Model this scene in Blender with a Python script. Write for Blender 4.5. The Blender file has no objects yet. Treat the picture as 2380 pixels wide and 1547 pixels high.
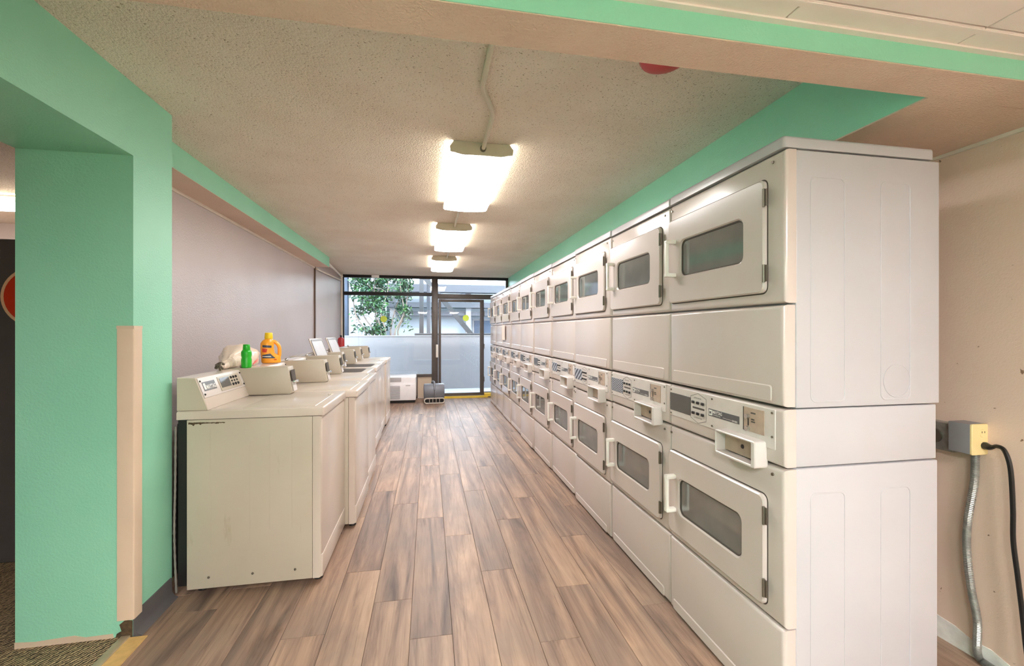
import bpy, bmesh, math, random
from mathutils import Vector, Matrix
random.seed(7)
S = bpy.context.scene
C = S.collection
PI = math.pi

# ------------------------------------------------------------------ camera
FPX, YAW, CYP, CAMH = 1024.64, 0.1865, 768.1, 1.31
cam_d = bpy.data.cameras.new('camera')
cam_d.sensor_width = 36.0
cam_d.lens = FPX / 2380 * 36.0
cam_d.shift_y = (CYP - 1547 / 2) / 2380
cam_d.clip_start = 0.02
cam = bpy.data.objects.new('camera', cam_d)
cam.location = (0, 0, CAMH)
cam.rotation_euler = (PI / 2, 0, -YAW)
C.objects.link(cam)
S.camera = cam

# ------------------------------------------------------------------ world: bright hazy daylight
W = bpy.data.worlds.new('world'); S.world = W; W.use_nodes = True
bg = W.node_tree.nodes['Background']
bg.inputs[0].default_value = (0.80, 0.90, 1.0, 1)
bg.inputs[1].default_value = 3.6
sun_d = bpy.data.lights.new('sun', 'SUN'); sun_d.energy = 1.2; sun_d.angle = 0.05; sun_d.color = (1, 0.95, 0.88)
sun = bpy.data.objects.new('sun', sun_d); sun.rotation_euler = (math.radians(40), math.radians(25), 0); C.objects.link(sun)

LAMP_MAIN, LAMP_NEAR, LAMP_SIDE = 5.6, 17.0, 8.0
vs = S.view_settings
vs.view_transform = 'Standard'; vs.look = 'None'; vs.gamma = 1; vs.exposure = 2.17; vs.use_curve_mapping = False
S.cycles.diffuse_bounces = 7; S.cycles.max_bounces = 12; S.cycles.sample_clamp_indirect = 6.0

# ------------------------------------------------------------------ materials
MATS = {}
def srgb(r, g, b):
    def f(c):
        c /= 255
        return c / 12.92 if c <= 0.04045 else ((c + 0.055) / 1.055) ** 2.4
    return (f(r), f(g), f(b), 1)
class N:
    def __init__(s, name):
        s.m = bpy.data.materials.new(name); s.m.use_nodes = True
        s.t = s.m.node_tree; s.b = s.t.nodes['Principled BSDF']; MATS[name] = s.m
    def n(s, typ, **kw):
        n = s.t.nodes.new(typ)
        for k, v in kw.items():
            if k.startswith('i_'):
                n.inputs[k[2:].replace('_', ' ')].default_value = v
            else: setattr(n, k, v)
        return n
    def l(s, a, b): s.t.links.new(a, b)
    def set(s, **kw):
        for k, v in kw.items(): s.b.inputs[k.replace('_', ' ')].default_value = v
    def coord(s, scale=(1, 1, 1), src='Object', rot=(0, 0, 0)):
        tc = s.n('ShaderNodeTexCoord'); mp = s.n('ShaderNodeMapping')
        mp.inputs['Scale'].default_value = scale; mp.inputs['Rotation'].default_value = rot
        s.l(tc.outputs[src], mp.inputs['Vector']); return mp.outputs[0]
    def noise(s, vec, scale, detail=3, rough=0.5, dist=0):
        n = s.n('ShaderNodeTexNoise'); s.l(vec, n.inputs['Vector'])
        n.inputs['Scale'].default_value = scale; n.inputs['Detail'].default_value = detail
        n.inputs['Roughness'].default_value = rough; n.inputs['Distortion'].default_value = dist
        return n.outputs['Fac']
    def ramp(s, fac, stops):
        r = s.n('ShaderNodeValToRGB'); s.l(fac, r.inputs[0])
        el = r.color_ramp.elements
        while len(el) < len(stops): el.new(0.5)
        for e, (p, c) in zip(el, stops): e.position = p; e.color = c
        return r.outputs[0]
    def mix(s, fac, a, b, mode='MIX'):
        m = s.n('ShaderNodeMix', data_type='RGBA', blend_type=mode)
        for sock, v in ((m.inputs[0], fac), (m.inputs[6], a), (m.inputs[7], b)):
            if hasattr(v, 'is_output'): s.l(v, sock)
            else: sock.default_value = v
        return m.outputs[2]
    def math(s, op, a, b=0.0):
        m = s.n('ShaderNodeMath', operation=op)
        for sock, v in ((m.inputs[0], a), (m.inputs[1], b)):
            if hasattr(v, 'is_output'): s.l(v, sock)
            else: sock.default_value = v
        return m.outputs[0]
    def bump(s, h, strength, dist):
        b = s.n('ShaderNodeBump'); b.inputs['Strength'].default_value = strength
        b.inputs['Distance'].default_value = dist; s.l(h, b.inputs['Height']); s.l(b.outputs[0], s.b.inputs['Normal'])
    def col(s, c):
        if hasattr(c, 'is_output'): s.l(c, s.b.inputs['Base Color'])
        else: s.b.inputs['Base Color'].default_value = c

def simple(name, c, rough=0.5, metal=0.0, var=0.06, scale=8, bump=0, ior=1.5, coat=0.0):
    m = N(name); v = m.coord()
    f = m.noise(v, scale, 4)
    dark = tuple(x * (1 - var) for x in c[:3]) + (1,); lite = tuple(min(1, x * (1 + var)) for x in c[:3]) + (1,)
    m.col(m.ramp(f, [(0.3, dark), (0.7, lite)]))
    m.set(Roughness=rough, Metallic=metal, IOR=ior, Coat_Weight=coat)
    if bump: m.bump(m.noise(v, scale * 20, 2), bump, 0.002)
    return m.m

# popcorn ceiling
m = N('popcorn'); v = m.coord()
f1 = m.noise(v, 110, 2, 0.6); f2 = m.noise(v, 2.2, 4)
base = m.ramp(f2, [(0.3, srgb(240, 226, 208)), (0.7, srgb(250, 240, 224))])
spk = m.ramp(f1, [(0.29, (0.50, 0.43, 0.36, 1)), (0.37, (1, 1, 1, 1))])
m.col(m.mix(1.0, base, spk, 'MULTIPLY')); m.set(Roughness=0.8); m.bump(f1, 1.0, 0.012)
# green paint
m = N('green_paint'); v = m.coord()
m.col(m.ramp(m.noise(v, 1.6, 4), [(0.3, srgb(146, 216, 186)), (0.7, srgb(155, 223, 194))]))
m.set(Roughness=0.42); m.bump(m.noise(v, 130, 3), 0.35, 0.004)
# beige wall paint
m = N('beige_paint'); v = m.coord()
c1 = m.ramp(m.noise(v, 1.5, 4), [(0.3, srgb(216, 188, 170)), (0.7, srgb(226, 198, 180))])
sp = m.ramp(m.noise(v, 38, 2, 0.5), [(0.21, (0.35, 0.28, 0.22, 1)), (0.245, (1, 1, 1, 1))])
m.col(m.mix(1.0, c1, sp, 'MULTIPLY')); m.set(Roughness=0.5); m.bump(m.noise(v, 150, 3), 0.3, 0.003)
# pinkish wall, glossy
m = N('pink_wall'); v = m.coord()
m.col(m.ramp(m.noise(v, 1.3, 4), [(0.3, srgb(192, 181, 180)), (0.7, srgb(201, 190, 189))]))
m.set(Roughness=0.33); m.bump(m.noise(v, 90, 3), 0.5, 0.004)
m = N('beam_paint'); v = m.coord()
m.col(m.ramp(m.noise(v, 3, 4), [(0.3, srgb(222, 194, 174)), (0.7, srgb(232, 206, 186))]))
m.set(Roughness=0.6); m.bump(m.noise(v, 140, 3), 0.8, 0.006)
# appliance enamel
def enamel(name, c, rough=0.22, wav=0.0):
    m = N(name); v = m.coord()
    d = tuple(x * 0.95 for x in c[:3]) + (1,)
    m.col(m.ramp(m.noise(v, 2.5, 5), [(0.35, d), (0.65, c)]))
    m.set(Roughness=rough, IOR=1.55)
    if wav: m.bump(m.noise(v, 3.0, 1), wav, 0.03)
    return m.m
enamel('dryer_cream', srgb(203, 190, 183), 0.2, 0.08)
enamel('dryer_white', srgb(187, 184, 188), 0.3, 0.03)
enamel('washer_cream', srgb(208, 196, 184), 0.2, 0.08)
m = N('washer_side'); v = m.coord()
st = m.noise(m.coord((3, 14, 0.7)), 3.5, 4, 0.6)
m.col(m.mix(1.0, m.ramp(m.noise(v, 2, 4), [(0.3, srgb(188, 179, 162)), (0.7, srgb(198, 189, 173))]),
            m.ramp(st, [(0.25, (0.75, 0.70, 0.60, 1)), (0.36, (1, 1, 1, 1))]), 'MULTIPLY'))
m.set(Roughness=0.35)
enamel('tray_white', srgb(214, 205, 200), 0.3)
enamel('white_plastic', srgb(236, 231, 222), 0.3)
enamel('coinbox_grey', srgb(186, 176, 158), 0.35)
simple('lid_rim', srgb(136, 128, 122), 0.4)
simple('lid_inner', srgb(190, 184, 180), 0.3)
simple('seam_dark', srgb(70, 62, 54), 0.7)
simple('black', srgb(22, 21, 21), 0.45)
simple('display_grey', srgb(88, 86, 84), 0.25, var=0.04)
simple('label_grey', srgb(92, 90, 92), 0.35, var=0.04)
simple('print_white', srgb(240, 238, 232), 0.5, var=0.02)
simple('print_dark', srgb(84, 78, 74), 0.6, var=0.02)
simple('silver_plate', srgb(214, 206, 200), 0.35, 0.15, var=0.04, scale=20)
simple('beige_plate', srgb(182, 160, 142), 0.4, 0.1, var=0.12, scale=25)
simple('chrome', srgb(200, 198, 194), 0.2, 0.9, var=0.05)
simple('galvanized', srgb(168, 168, 162), 0.42, 0.7, var=0.18, scale=40)
simple('screw_metal', srgb(120, 112, 100), 0.35, 0.7)
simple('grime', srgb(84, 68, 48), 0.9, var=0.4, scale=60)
simple('guard_beige', srgb(218, 198, 174), 0.45, var=0.04, scale=5)
simple('base_grey', srgb(92, 90, 92), 0.5, var=0.06)
simple('frame_dark', srgb(92, 84, 80), 0.42, 0.3, var=0.1)
simple('frame_black', srgb(44, 40, 42), 0.42, 0.2, var=0.1)
simple('trim_brown', srgb(110, 88, 74), 0.5)
simple('pipe_white', srgb(226, 214, 200), 0.4)
simple('fixture_body', srgb(214, 206, 186), 0.4)
simple('red_enamel', srgb(196, 48, 52), 0.35)
simple('yellow_paint', srgb(242, 204, 70), 0.6, var=0.1)
simple('outlet_cream', srgb(232, 208, 150), 0.4, var=0.03)
simple('box_grey', srgb(150, 148, 150), 0.45, 0.3)
simple('cord_black', srgb(24, 24, 24), 0.3)
simple('plaster', srgb(226, 222, 216), 0.8, var=0.1, scale=30)
simple('bag_plastic', srgb(232, 214, 198), 0.28, var=0.05)
simple('bag_red', srgb(226, 116, 104), 0.4)
simple('green_plastic', srgb(34, 176, 40), 0.3, var=0.04)
simple('orange_plastic', srgb(250, 168, 44), 0.3, var=0.03)
simple('cap_yellow', srgb(242, 206, 30), 0.35, var=0.03)
simple('label_blue', srgb(58, 70, 92), 0.4)
simple('label_red', srgb(206, 66, 40), 0.4)
simple('machine_dark', srgb(92, 88, 86), 0.4)
simple('sign_red', srgb(224, 62, 26), 0.4)
simple('sign_cream', srgb(248, 204, 158), 0.5)
simple('ptac_white', srgb(248, 246, 248), 0.35, var=0.03)
simple('ptac_slat', srgb(190, 188, 190), 0.4)
simple('blower_grey', srgb(128, 131, 140), 0.35, var=0.05)
simple('blower_beige', srgb(206, 196, 186), 0.45)
simple('outside_white', srgb(98, 97, 99), 0.7, var=0.04, scale=3)
simple('outside_blue', srgb(118, 125, 131), 0.7, var=0.05, scale=2)
simple('outside_bluegrey', srgb(32, 44, 60), 0.7, var=0.2, scale=4)
simple('outside_grey', srgb(56, 58, 64), 0.7, var=0.08)
simple('outside_dark', srgb(34, 35, 38), 0.6, var=0.1)
simple('concrete', srgb(120, 124, 130), 0.7, var=0.08, scale=3)
simple('bark', srgb(104, 92, 84), 0.8, var=0.2, scale=20)
simple('tile_white', srgb(246, 232, 226), 0.8, var=0.04, scale=6)
simple('strip_metal', srgb(186, 168, 140), 0.4, 0.35, var=0.1, scale=20)
simple('raw_wood', srgb(214, 176, 112), 0.7, var=0.12, scale=30)
simple('paper_pink', srgb(226, 204, 190), 0.7)
simple('hose_white', srgb(130, 128, 122), 0.5)
# foliage
m = N('leaf'); oi = m.n('ShaderNodeNewGeometry')
m.col(m.ramp(oi.outputs['Random Per Island'], [(0.0, srgb(8, 34, 24)), (0.45, srgb(16, 52, 32)), (0.75, srgb(32, 72, 30)), (1.0, srgb(62, 98, 44))]))
m.set(Roughness=0.4, Transmission_Weight=0.0)
# decorative display inserts
def insert_mat(name, scale, rot):
    m = N(name); v = m.coord((1, 1, 1), 'Object', rot)
    w = m.n('ShaderNodeTexWave', wave_type='RINGS'); w.inputs['Scale'].default_value = scale; w.inputs['Distortion'].default_value = 3.0
    m.l(v, w.inputs['Vector'])
    m.col(m.ramp(w.outputs['Fac'], [(0.35, srgb(52, 56, 66)), (0.6, srgb(170, 174, 182))])); m.set(Roughness=0.3)
insert_mat('insert_rays', 28, (0.3, 0.2, 0)); insert_mat('insert_cloud', 9, (0, 0.5, 0.3))
# carpet
m = N('carpet'); v = m.coord((1, 1, 1), 'Object', (0, 0, 0.6))
w = m.n('ShaderNodeTexWave'); w.inputs['Scale'].default_value = 22; w.inputs['Distortion'].default_value = 5; w.inputs['Detail'].default_value = 3; w.inputs['Detail Scale'].default_value = 3
m.l(v, w.inputs['Vector'])
m.col(m.ramp(w.outputs['Fac'], [(0.2, srgb(74, 60, 44)), (0.75, srgb(206, 176, 134))])); m.set(Roughness=0.95); m.bump(w.outputs['Fac'], 0.8, 0.01)
# floor planks
m = N('plank_wood'); tc = m.n('ShaderNodeTexCoord'); oi = m.n('ShaderNodeObjectInfo')
off = m.n('ShaderNodeVectorMath', operation='SCALE'); cmb = m.n('ShaderNodeCombineXYZ')
for i in range(3): m.l(oi.outputs['Random'], cmb.inputs[i])
m.l(cmb.outputs[0], off.inputs[0]); off.inputs['Scale'].default_value = 53.0
add = m.n('ShaderNodeVectorMath', operation='ADD'); m.l(tc.outputs['Object'], add.inputs[0]); m.l(off.outputs[0], add.inputs[1])
def mapped(sc):
    q = m.n('ShaderNodeMapping'); m.l(add.outputs[0], q.inputs[0]); q.inputs['Scale'].default_value = sc; return q.outputs[0]
g1 = m.noise(mapped((4.5, 0.32, 1)), 1.7, 5, 0.60, 1.8)      # broad heartwood bands
g2 = m.noise(mapped((70, 2.2, 1)), 1.5, 4, 0.6, 0.5)         # fine pores
g3 = m.noise(mapped((9, 0.55, 1)), 1.8, 6, 0.66, 2.0)         # cracks and knots
g4 = m.noise(mapped((1.5, 1.0, 1)), 2.4, 3, 0.5, 0.6)        # soft grey patches
c1 = m.ramp(g1, [(0.29, srgb(104, 87, 80)), (0.42, srgb(150, 127, 114)), (0.54, srgb(182, 156, 138)), (0.72, srgb(210, 183, 160))])
c1 = m.mix(m.ramp(g4, [(0.42, (0, 0, 0, 1)), (0.75, (0.75, 0.75, 0.75, 1))]), c1, srgb(146, 132, 124))
c2 = m.ramp(g2, [(0.30, (0.78, 0.76, 0.75, 1)), (0.50, (1, 1, 1, 1))])
c4 = m.ramp(g3, [(0.24, (0.40, 0.36, 0.34, 1)), (0.35, (0.80, 0.78, 0.76, 1)), (0.42, (1, 1, 1, 1))])
c3 = m.mix(1.0, m.mix(1.0, c1, c2, 'MULTIPLY'), c4, 'MULTIPLY'); c3 = m.mix(1.0, c3, (0.80, 0.74, 0.68, 1), 'MULTIPLY')
rv = m.ramp(oi.outputs['Random'], [(0.0, (0.84, 0.83, 0.83, 1)), (0.5, (0.95, 0.94, 0.93, 1)), (1.0, (1.06, 1.03, 1.0, 1))])
m.col(m.mix(1.0, c3, rv, 'MULTIPLY')); m.set(Roughness=0.48, Specular_IOR_Level=0.38); m.bump(g2, 0.10, 0.002)
# dryer window glass: dark, reflective
m = N('dark_glass'); v = m.coord()
m.col(m.ramp(m.noise(v, 5, 4), [(0.3, srgb(98, 100, 98)), (0.7, srgb(114, 116, 113))])); m.set(Roughness=0.05, IOR=2.3)
m = N('yellow_disc'); tb = m.n('ShaderNodeBsdfTranslucent'); tb.inputs[0].default_value = srgb(226, 232, 96)
mxs = m.n('ShaderNodeMixShader'); mxs.inputs[0].default_value = 0.5; m.col(srgb(236, 240, 140))
m.l(m.b.outputs[0], mxs.inputs[1]); m.l(tb.outputs[0], mxs.inputs[2]); m.l(mxs.outputs[0], [n for n in m.t.nodes if n.type == 'OUTPUT_MATERIAL'][0].inputs[0])
# window glass
m = N('window_glass'); t = m.t
for n in list(t.nodes):
    if n.type == 'BSDF_PRINCIPLED': t.nodes.remove(n)
tr = t.nodes.new('ShaderNodeBsdfTransparent'); tr.inputs[0].default_value = (0.95, 0.98, 1.0, 1)
gl = t.nodes.new('ShaderNodeBsdfGlossy'); gl.inputs['Roughness'].default_value = 0.02
mx = t.nodes.new('ShaderNodeMixShader'); fr = t.nodes.new('ShaderNodeFresnel'); fr.inputs[0].default_value = 1.45
out = [n for n in t.nodes if n.type == 'OUTPUT_MATERIAL'][0]
t.links.new(fr.outputs[0], mx.inputs[0]); t.links.new(tr.outputs[0], mx.inputs[1]); t.links.new(gl.outputs[0], mx.inputs[2]); t.links.new(mx.outputs[0], out.inputs[0])
def lamp_mat(name, c, s):
    m = N(name); m.col((0.9, 0.9, 0.88, 1)); m.set(Roughness=0.5, Emission_Color=c, Emission_Strength=s)
lamp_mat('lens_main', (1.0, 0.965, 0.955, 1), LAMP_MAIN)
lamp_mat('lens_dim', (1.0, 0.965, 0.955, 1), 0.6)
lamp_mat('lens_near', (0.97, 0.98, 1.0, 1), LAMP_NEAR)
lamp_mat('lens_side', (1.0, 0.90, 0.78, 1), LAMP_SIDE)

# ------------------------------------------------------------------ mesh helpers
def box(bm, x0, x1, y0, y1, z0, z1):
    vs_ = [bm.verts.new((x, y, z)) for x in (x0, x1) for y in (y0, y1) for z in (z0, z1)]
    for f in ((0, 1, 3, 2), (4, 6, 7, 5), (0, 4, 5, 1), (2, 3, 7, 6), (0, 2, 6, 4), (1, 5, 7, 3)):
        bm.faces.new([vs_[i] for i in f])
    return vs_
def rbox(bm, x0, x1, y0, y1, z0, z1, r, sel='all', seg=3):
    b = bmesh.new(); box(b, x0, x1, y0, y1, z0, z1)
    def ok(e):
        d = e.verts[1].co - e.verts[0].co; m_ = (e.verts[0].co + e.verts[1].co) / 2
        if sel == 'all': return True
        if callable(sel): return sel(d, m_)
        ax = max(range(3), key=lambda i: abs(d[i])); return 'xyz'[ax] in sel
    bmesh.ops.bevel(b, geom=[e for e in b.edges if ok(e)], offset=r, segments=seg, profile=0.5, affect='EDGES')
    merge(bm, b)
def merge(bm, b, mat=None):
    if mat is not None: b.transform(mat)
    tmp = bpy.data.meshes.new('tmp'); b.to_mesh(tmp); b.free(); bm.from_mesh(tmp); bpy.data.meshes.remove(tmp)
def prism(bm, pts, axis, a0, a1, r=0, seg=2):
    """extrude a 2-D outline; axis 'x': pts=(y,z); 'y': pts=(x,z); 'z': pts=(x,y)"""
    def P(p, a): return {'x': (a, p[0], p[1]), 'y': (p[0], a, p[1]), 'z': (p[0], p[1], a)}[axis]
    b = bmesh.new()
    A = [b.verts.new(P(p, a0)) for p in pts]; B = [b.verts.new(P(p, a1)) for p in pts]
    b.faces.new(A); b.faces.new(B[::-1])
    for i in range(len(pts)):
        j = (i + 1) % len(pts); b.faces.new((A[i], B[i], B[j], A[j]))
    if r: bmesh.ops.bevel(b, geom=b.edges[:], offset=r, segments=seg, profile=0.5, affect='EDGES')
    merge(bm, b)
def rr(a0, a1, b0, b1, r, n=5):
    pts = []
    for cx, cy, s in ((a1 - r, b1 - r, 0), (a0 + r, b1 - r, 1), (a0 + r, b0 + r, 2), (a1 - r, b0 + r, 3)):
        for k in range(n + 1):
            t_ = (s + k / n) * PI / 2; pts.append((cx + r * math.cos(t_), cy + r * math.sin(t_)))
    return pts
def inset(pts, d):
    cx = sum(p[0] for p in pts) / len(pts); cy = sum(p[1] for p in pts) / len(pts)
    w = max(abs(p[0] - cx) for p in pts); h_ = max(abs(p[1] - cy) for p in pts)
    return [(cx + (p[0] - cx) * (w - d) / w, cy + (p[1] - cy) * (h_ - d) / h_) for p in pts]
def ringed(bm, outer, inner, xf, xb, ch=0.003, pos=None):
    """plate in the y-z plane, front at xf, back at xb, optional window hole, chamfered edges"""
    pos = pos or (lambda a, b, x: (x, a, b))
    sg = 1 if xb > xf else -1
    def loop(pts, x): return [bm.verts.new(pos(p[0], p[1], x)) for p in pts]
    def strip(A, B):
        for i in range(len(A)):
            j = (i + 1) % len(A); bm.faces.new((A[i], A[j], B[j], B[i]))
    O0 = loop(outer, xb); O1 = loop(outer, xf + sg * ch); O2 = loop(inset(outer, ch), xf)
    strip(O0, O1); strip(O1, O2)
    if inner:
        I2 = loop(inset(inner, -ch), xf); I1 = loop(inner, xf + sg * ch); I0 = loop(inner, xb)
        strip(O2, I2); strip(I2, I1); strip(I1, I0)
    else: bm.faces.new(O2)
def tube(bm, pts, r, n=8, closed_ends=True):
    pts = [Vector(p) for p in pts]; rings = []
    up = Vector((0.13, 0.37, 0.92))
    for i, p in enumerate(pts):
        d = (pts[min(i + 1, len(pts) - 1)] - pts[max(i - 1, 0)]).normalized()
        if i == 0:
            a = d.cross(up)
            if a.length < 1e-3: a = d.cross(Vector((1, 0, 0)))
        else: a = a - d * a.dot(d)
        a.normalize(); b_ = d.cross(a)
        rad = r[i] if isinstance(r, (list, tuple)) else r
        rings.append([bm.verts.new(p + rad * (math.cos(2 * PI * k / n) * a + math.sin(2 * PI * k / n) * b_)) for k in range(n)])
    for A, B in zip(rings, rings[1:]):
        for k in range(n): bm.faces.new((A[k], A[(k + 1) % n], B[(k + 1) % n], B[k]))
    if closed_ends: bm.faces.new(rings[0][::-1]); bm.faces.new(rings[-1])
def spline(pts, n=8):
    P = [Vector(p) for p in pts]; P = [2 * P[0] - P[1]] + P + [2 * P[-1] - P[-2]]; o = []
    for i in range(1, len(P) - 2):
        for k in range(n):
            t_ = k / n; a, b, c, d = P[i - 1:i + 3]
            o.append(0.5 * ((2 * b) + (c - a) * t_ + (2 * a - 5 * b + 4 * c - d) * t_ ** 2 + (3 * b - a - 3 * c + d) * t_ ** 3))
    o.append(P[-2]); return o
def lathe(bm, prof, n=20, cx=0, cy=0, sx=1, sy=1):
    rings = [[bm.verts.new((cx + sx * r * math.cos(2 * PI * k / n), cy + sy * r * math.sin(2 * PI * k / n), z)) for k in range(n)] for r, z in prof]
    for A, B in zip(rings, rings[1:]):
        for k in range(n): bm.faces.new((A[k], A[(k + 1) % n], B[(k + 1) % n], B[k]))
    bm.faces.new(rings[0][::-1]); bm.faces.new(rings[-1])
def disc_x(bm, y, z, r, x0, x1, n=14):
    prism(bm, [(y + r * math.cos(2 * PI * k / n), z + r * math.sin(2 * PI * k / n)) for k in range(n)], 'x', x0, x1)
def finish(bm, angle=0.6):
    bmesh.ops.recalc_face_normals(bm, faces=bm.faces)
    for f in bm.faces: f.smooth = True
    for e in bm.edges:
        if len(e.link_faces) == 2 and e.calc_face_angle(0) > angle: e.smooth = False
def obj(name, bm, mat, parent=None, kind=None, label=None, cat=None, group=None, loc=None):
    finish(bm)
    me = bpy.data.meshes.new(name); bm.to_mesh(me); bm.free()
    me.materials.append(MATS[mat] if isinstance(mat, str) else mat)
    o = bpy.data.objects.new(name, me); C.objects.link(o)
    if parent: o.parent = parent
    if kind: o['kind'] = kind
    if label: o['label'] = label
    if cat: o['category'] = cat
    if group: o['group'] = group
    if loc: o.location = loc
    return o
def B(name, mat, x0, x1, y0, y1, z0, z1, parent=None, r=0, sel='all', **kw):
    bm = bmesh.new()
    if r: rbox(bm, x0, x1, y0, y1, z0, z1, r, sel)
    else: box(bm, x0, x1, y0, y1, z0, z1)
    return obj(name, bm, mat, parent, **kw)
def thing(name, label, cat, loc=(0, 0, 0), group=None, rz=0):
    o = bpy.data.objects.new(name, None); C.objects.link(o); o.location = loc; o.rotation_euler = (0, 0, rz)
    o.empty_display_size = 0.1
    o['label'] = label; o['category'] = cat
    if group: o['group'] = group
    return o
def copy_tree(o, parent=None):
    c = o.copy(); C.objects.link(c); c.parent = parent
    for ch in list(o.children): copy_tree(ch, c)
    return c
def text_bm(s, size, place, bold=0.0, sx=1.0):
    cu = bpy.data.curves.new('t', 'FONT'); cu.body = s; cu.size = size; cu.offset = bold; cu.resolution_u = 2
    o = bpy.data.objects.new('t', cu); C.objects.link(o)
    dg = bpy.context.evaluated_depsgraph_get(); me = bpy.data.meshes.new_from_object(o.evaluated_get(dg))
    bm = bmesh.new(); bm.from_mesh(me)
    bpy.data.objects.remove(o); bpy.data.curves.remove(cu); bpy.data.meshes.remove(me)
    for v_ in bm.verts: v_.co = place(v_.co.x * sx, v_.co.y)
    return bm

# ------------------------------------------------------------------ room shell
ZC, ZB, ZT = 2.37, 2.06, 2.122
XL, XR, YW, YN = -1.62, 2.15, 8.78, -2.6
YB0, YB1 = 1.013, 1.14
XG, XJ = -1.245, -1.67          # green wall faces
YJ, YG = 2.158, 2.448
st = dict(kind='structure')
B('ceiling', 'popcorn', XL - .1, XR + .1, YB1, YW + .05, ZC, ZC + .1, **st)
B('wall_right', 'beige_paint', XR, XR + .12, YN, YW + .1, 0, ZC, **st)
B('wall_left', 'pink_wall', XL - .08, XL, YG, YW, 0, ZC, **st)
B('wall_rear', 'beige_paint', XG - .4, XR + .1, YN - .1, YN, 0, ZC, **st)
# green wall with a wide opening: end column, header, near pier
bm = bmesh.new()
box(bm, XJ, XG, YJ, YG, 0, ZB)
box(bm, XJ, XG, 0.55, YG, ZB, ZC)
box(bm, XJ, XG, YN, 0.55, 0, ZC)
obj('wall_green', bm, 'green_paint', **st)
# left soffit: green face, beige underside
B('trim_1', 'green_paint', -1.425, -1.415, YG, 6.76, 2.228, ZC, **st)
B('trim_2', 'beam_paint', XL, -1.4152, YG, 6.755, 2.226, 2.236, **st)
B('trim_3', 'pipe_white', XL, XL + .015, YG, 6.755, 2.206, 2.226, **st)
B('trim_4', 'trim_brown', XL, XL + .02, 6.74, 6.775, 0.9, 2.226, **st)
# right soffit
B('trim_5', 'green_paint', 1.572, 1.585, YB1, YW, ZB + .001, ZC, **st)
B('trim_6', 'beam_paint', 1.5722, XR, YB1 - .001, YW, ZB - .004, ZB + .006, **st)
# cross beam
B('trim_7', 'beam_paint', XG, XR, YB0, YB1, ZB - .004, ZB + .001, **st)
B('trim_8', 'green_paint', XG, XR, YB0 - .002, YB1, ZB - .001, ZC, **st)
B('trim_9', 'tile_white', XG, XR, YB0 - .020, YB0 - .002, ZT - .006, ZT, **st)
B('trim_10', 'pipe_white', XR - .012, XR, YB1, 6, ZB - .018, ZB - .004, **st)
# tiled ceiling of the near room
ct = B('ceiling_tiled', 'seam_dark', XG, XR, YN, YB0, ZT + .012, ZT + .05, **st)
xs = [-1.245, -0.76, -0.205, 0.355, 0.912, 1.472, 2.03, 2.15]
ys = [1.0, 0.926, 0.32, -0.285, -0.89, -1.495, -2.1, -2.6]
for i in range(len(xs) - 1):
    for j in range(len(ys) - 1):
        if xs[i + 1] - xs[i] < .1 and 0: continue
        bm = bmesh.new(); g = .0022
        rbox(bm, xs[i] + g, xs[i + 1] - g, ys[j + 1] + g, ys[j] - g, ZT - .001 + .002 * random.random(), ZT + .012, .0015, 'xy', 1)
        obj('ceiling_tile', bm, 'tile_white', ct)
for y in (0.932,):
    B('grid_bar', 'tile_white', XG, XR, y - .0, y + .017, ZT - .003, ZT + .004, ct)
# floor
fl = B('floor', 'seam_dark', XG - .4, XR, YN, YW, -.05, -.004, **st)
PW, PL = 0.18, 1.22
pm = {}
def plank(x0, x1, y0, y1):
    key = (round(x1 - x0, 3), round(y1 - y0, 3))
    if key not in pm:
        bm = bmesh.new(); g = .0007
        rbox(bm, g, key[0] - g, g, key[1] - g, -.005, 0, .0012, 'xy', 1); finish(bm)
        me = bpy.data.meshes.new('plank'); bm.to_mesh(me); bm.free(); me.materials.append(MATS['plank_wood']); pm[key] = me
    o = bpy.data.objects.new('plank', pm[key]); C.objects.link(o); o.parent = fl; o.location = (x0, y0, 0)
cuts = {-1: 1.92, 1: 2.39, 0: 2.84, -2: 2.21}
k = -8
while 0.10 + k * PW < XR:
    x0 = 0.10 + k * PW; x1 = min(x0 + PW, XR)
    lim0 = 0.35
    if x1 <= XG + .02: lim0 = YG
    j0 = cuts.get(k, 1.1 + random.random() * PL)
    y = j0
    while y > lim0: y -= PL
    y = round(y, 2)
    while y < YW - .02:
        a, b_ = max(y, lim0), min(y + PL, YW - .02)
        if b_ - a > .02:
            xx0 = x0
            if x0 < XG < x1 and b_ <= YG: xx0 = XG + .0
            if not (x0 < XG < x1 and a < YG < b_): plank(max(xx0, XL), x1, round(a, 2), round(b_, 2))
            else:
                plank(XG + .0, x1, round(a, 2), YG); plank(max(x0, XL), x1, YG, round(b_, 2))
        y = round(y + PL, 2)
    k += 1
# side room beyond the opening
bm = bmesh.new(); box(bm, -4.6, XJ, -1.5, 5.2, -.06, .004); box(bm, XJ, XG - .035, .55, YJ, -.06, .004); obj('floor_carpet', bm, 'carpet', **st)
B('wall_side_far', 'pink_wall', -4.6, XL - .08, 5.2, 5.3, 0, ZC, **st)
B('wall_side_outer', 'pink_wall', -4.7, -4.6, -1.5, 5.3, 0, ZC, **st)
B('wall_side_near', 'pink_wall', -4.6, XJ, -1.6, -1.5, 0, ZC, **st)
B('ceiling_side', 'popcorn', -4.7, XJ, -1.6, 5.3, ZC, ZC + .1, **st)
B('threshold_strip', 'strip_metal', XG - .045, XG - .008, 0.55, YJ - .004, 0, .009, r=.003, sel='y', label='worn metal threshold strip between carpet and plank floor', cat='threshold')
B('trim_11', 'raw_wood', XG - .008, XG + .06, 0.55, YJ - .01, -.002, .0045, **st)
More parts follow.
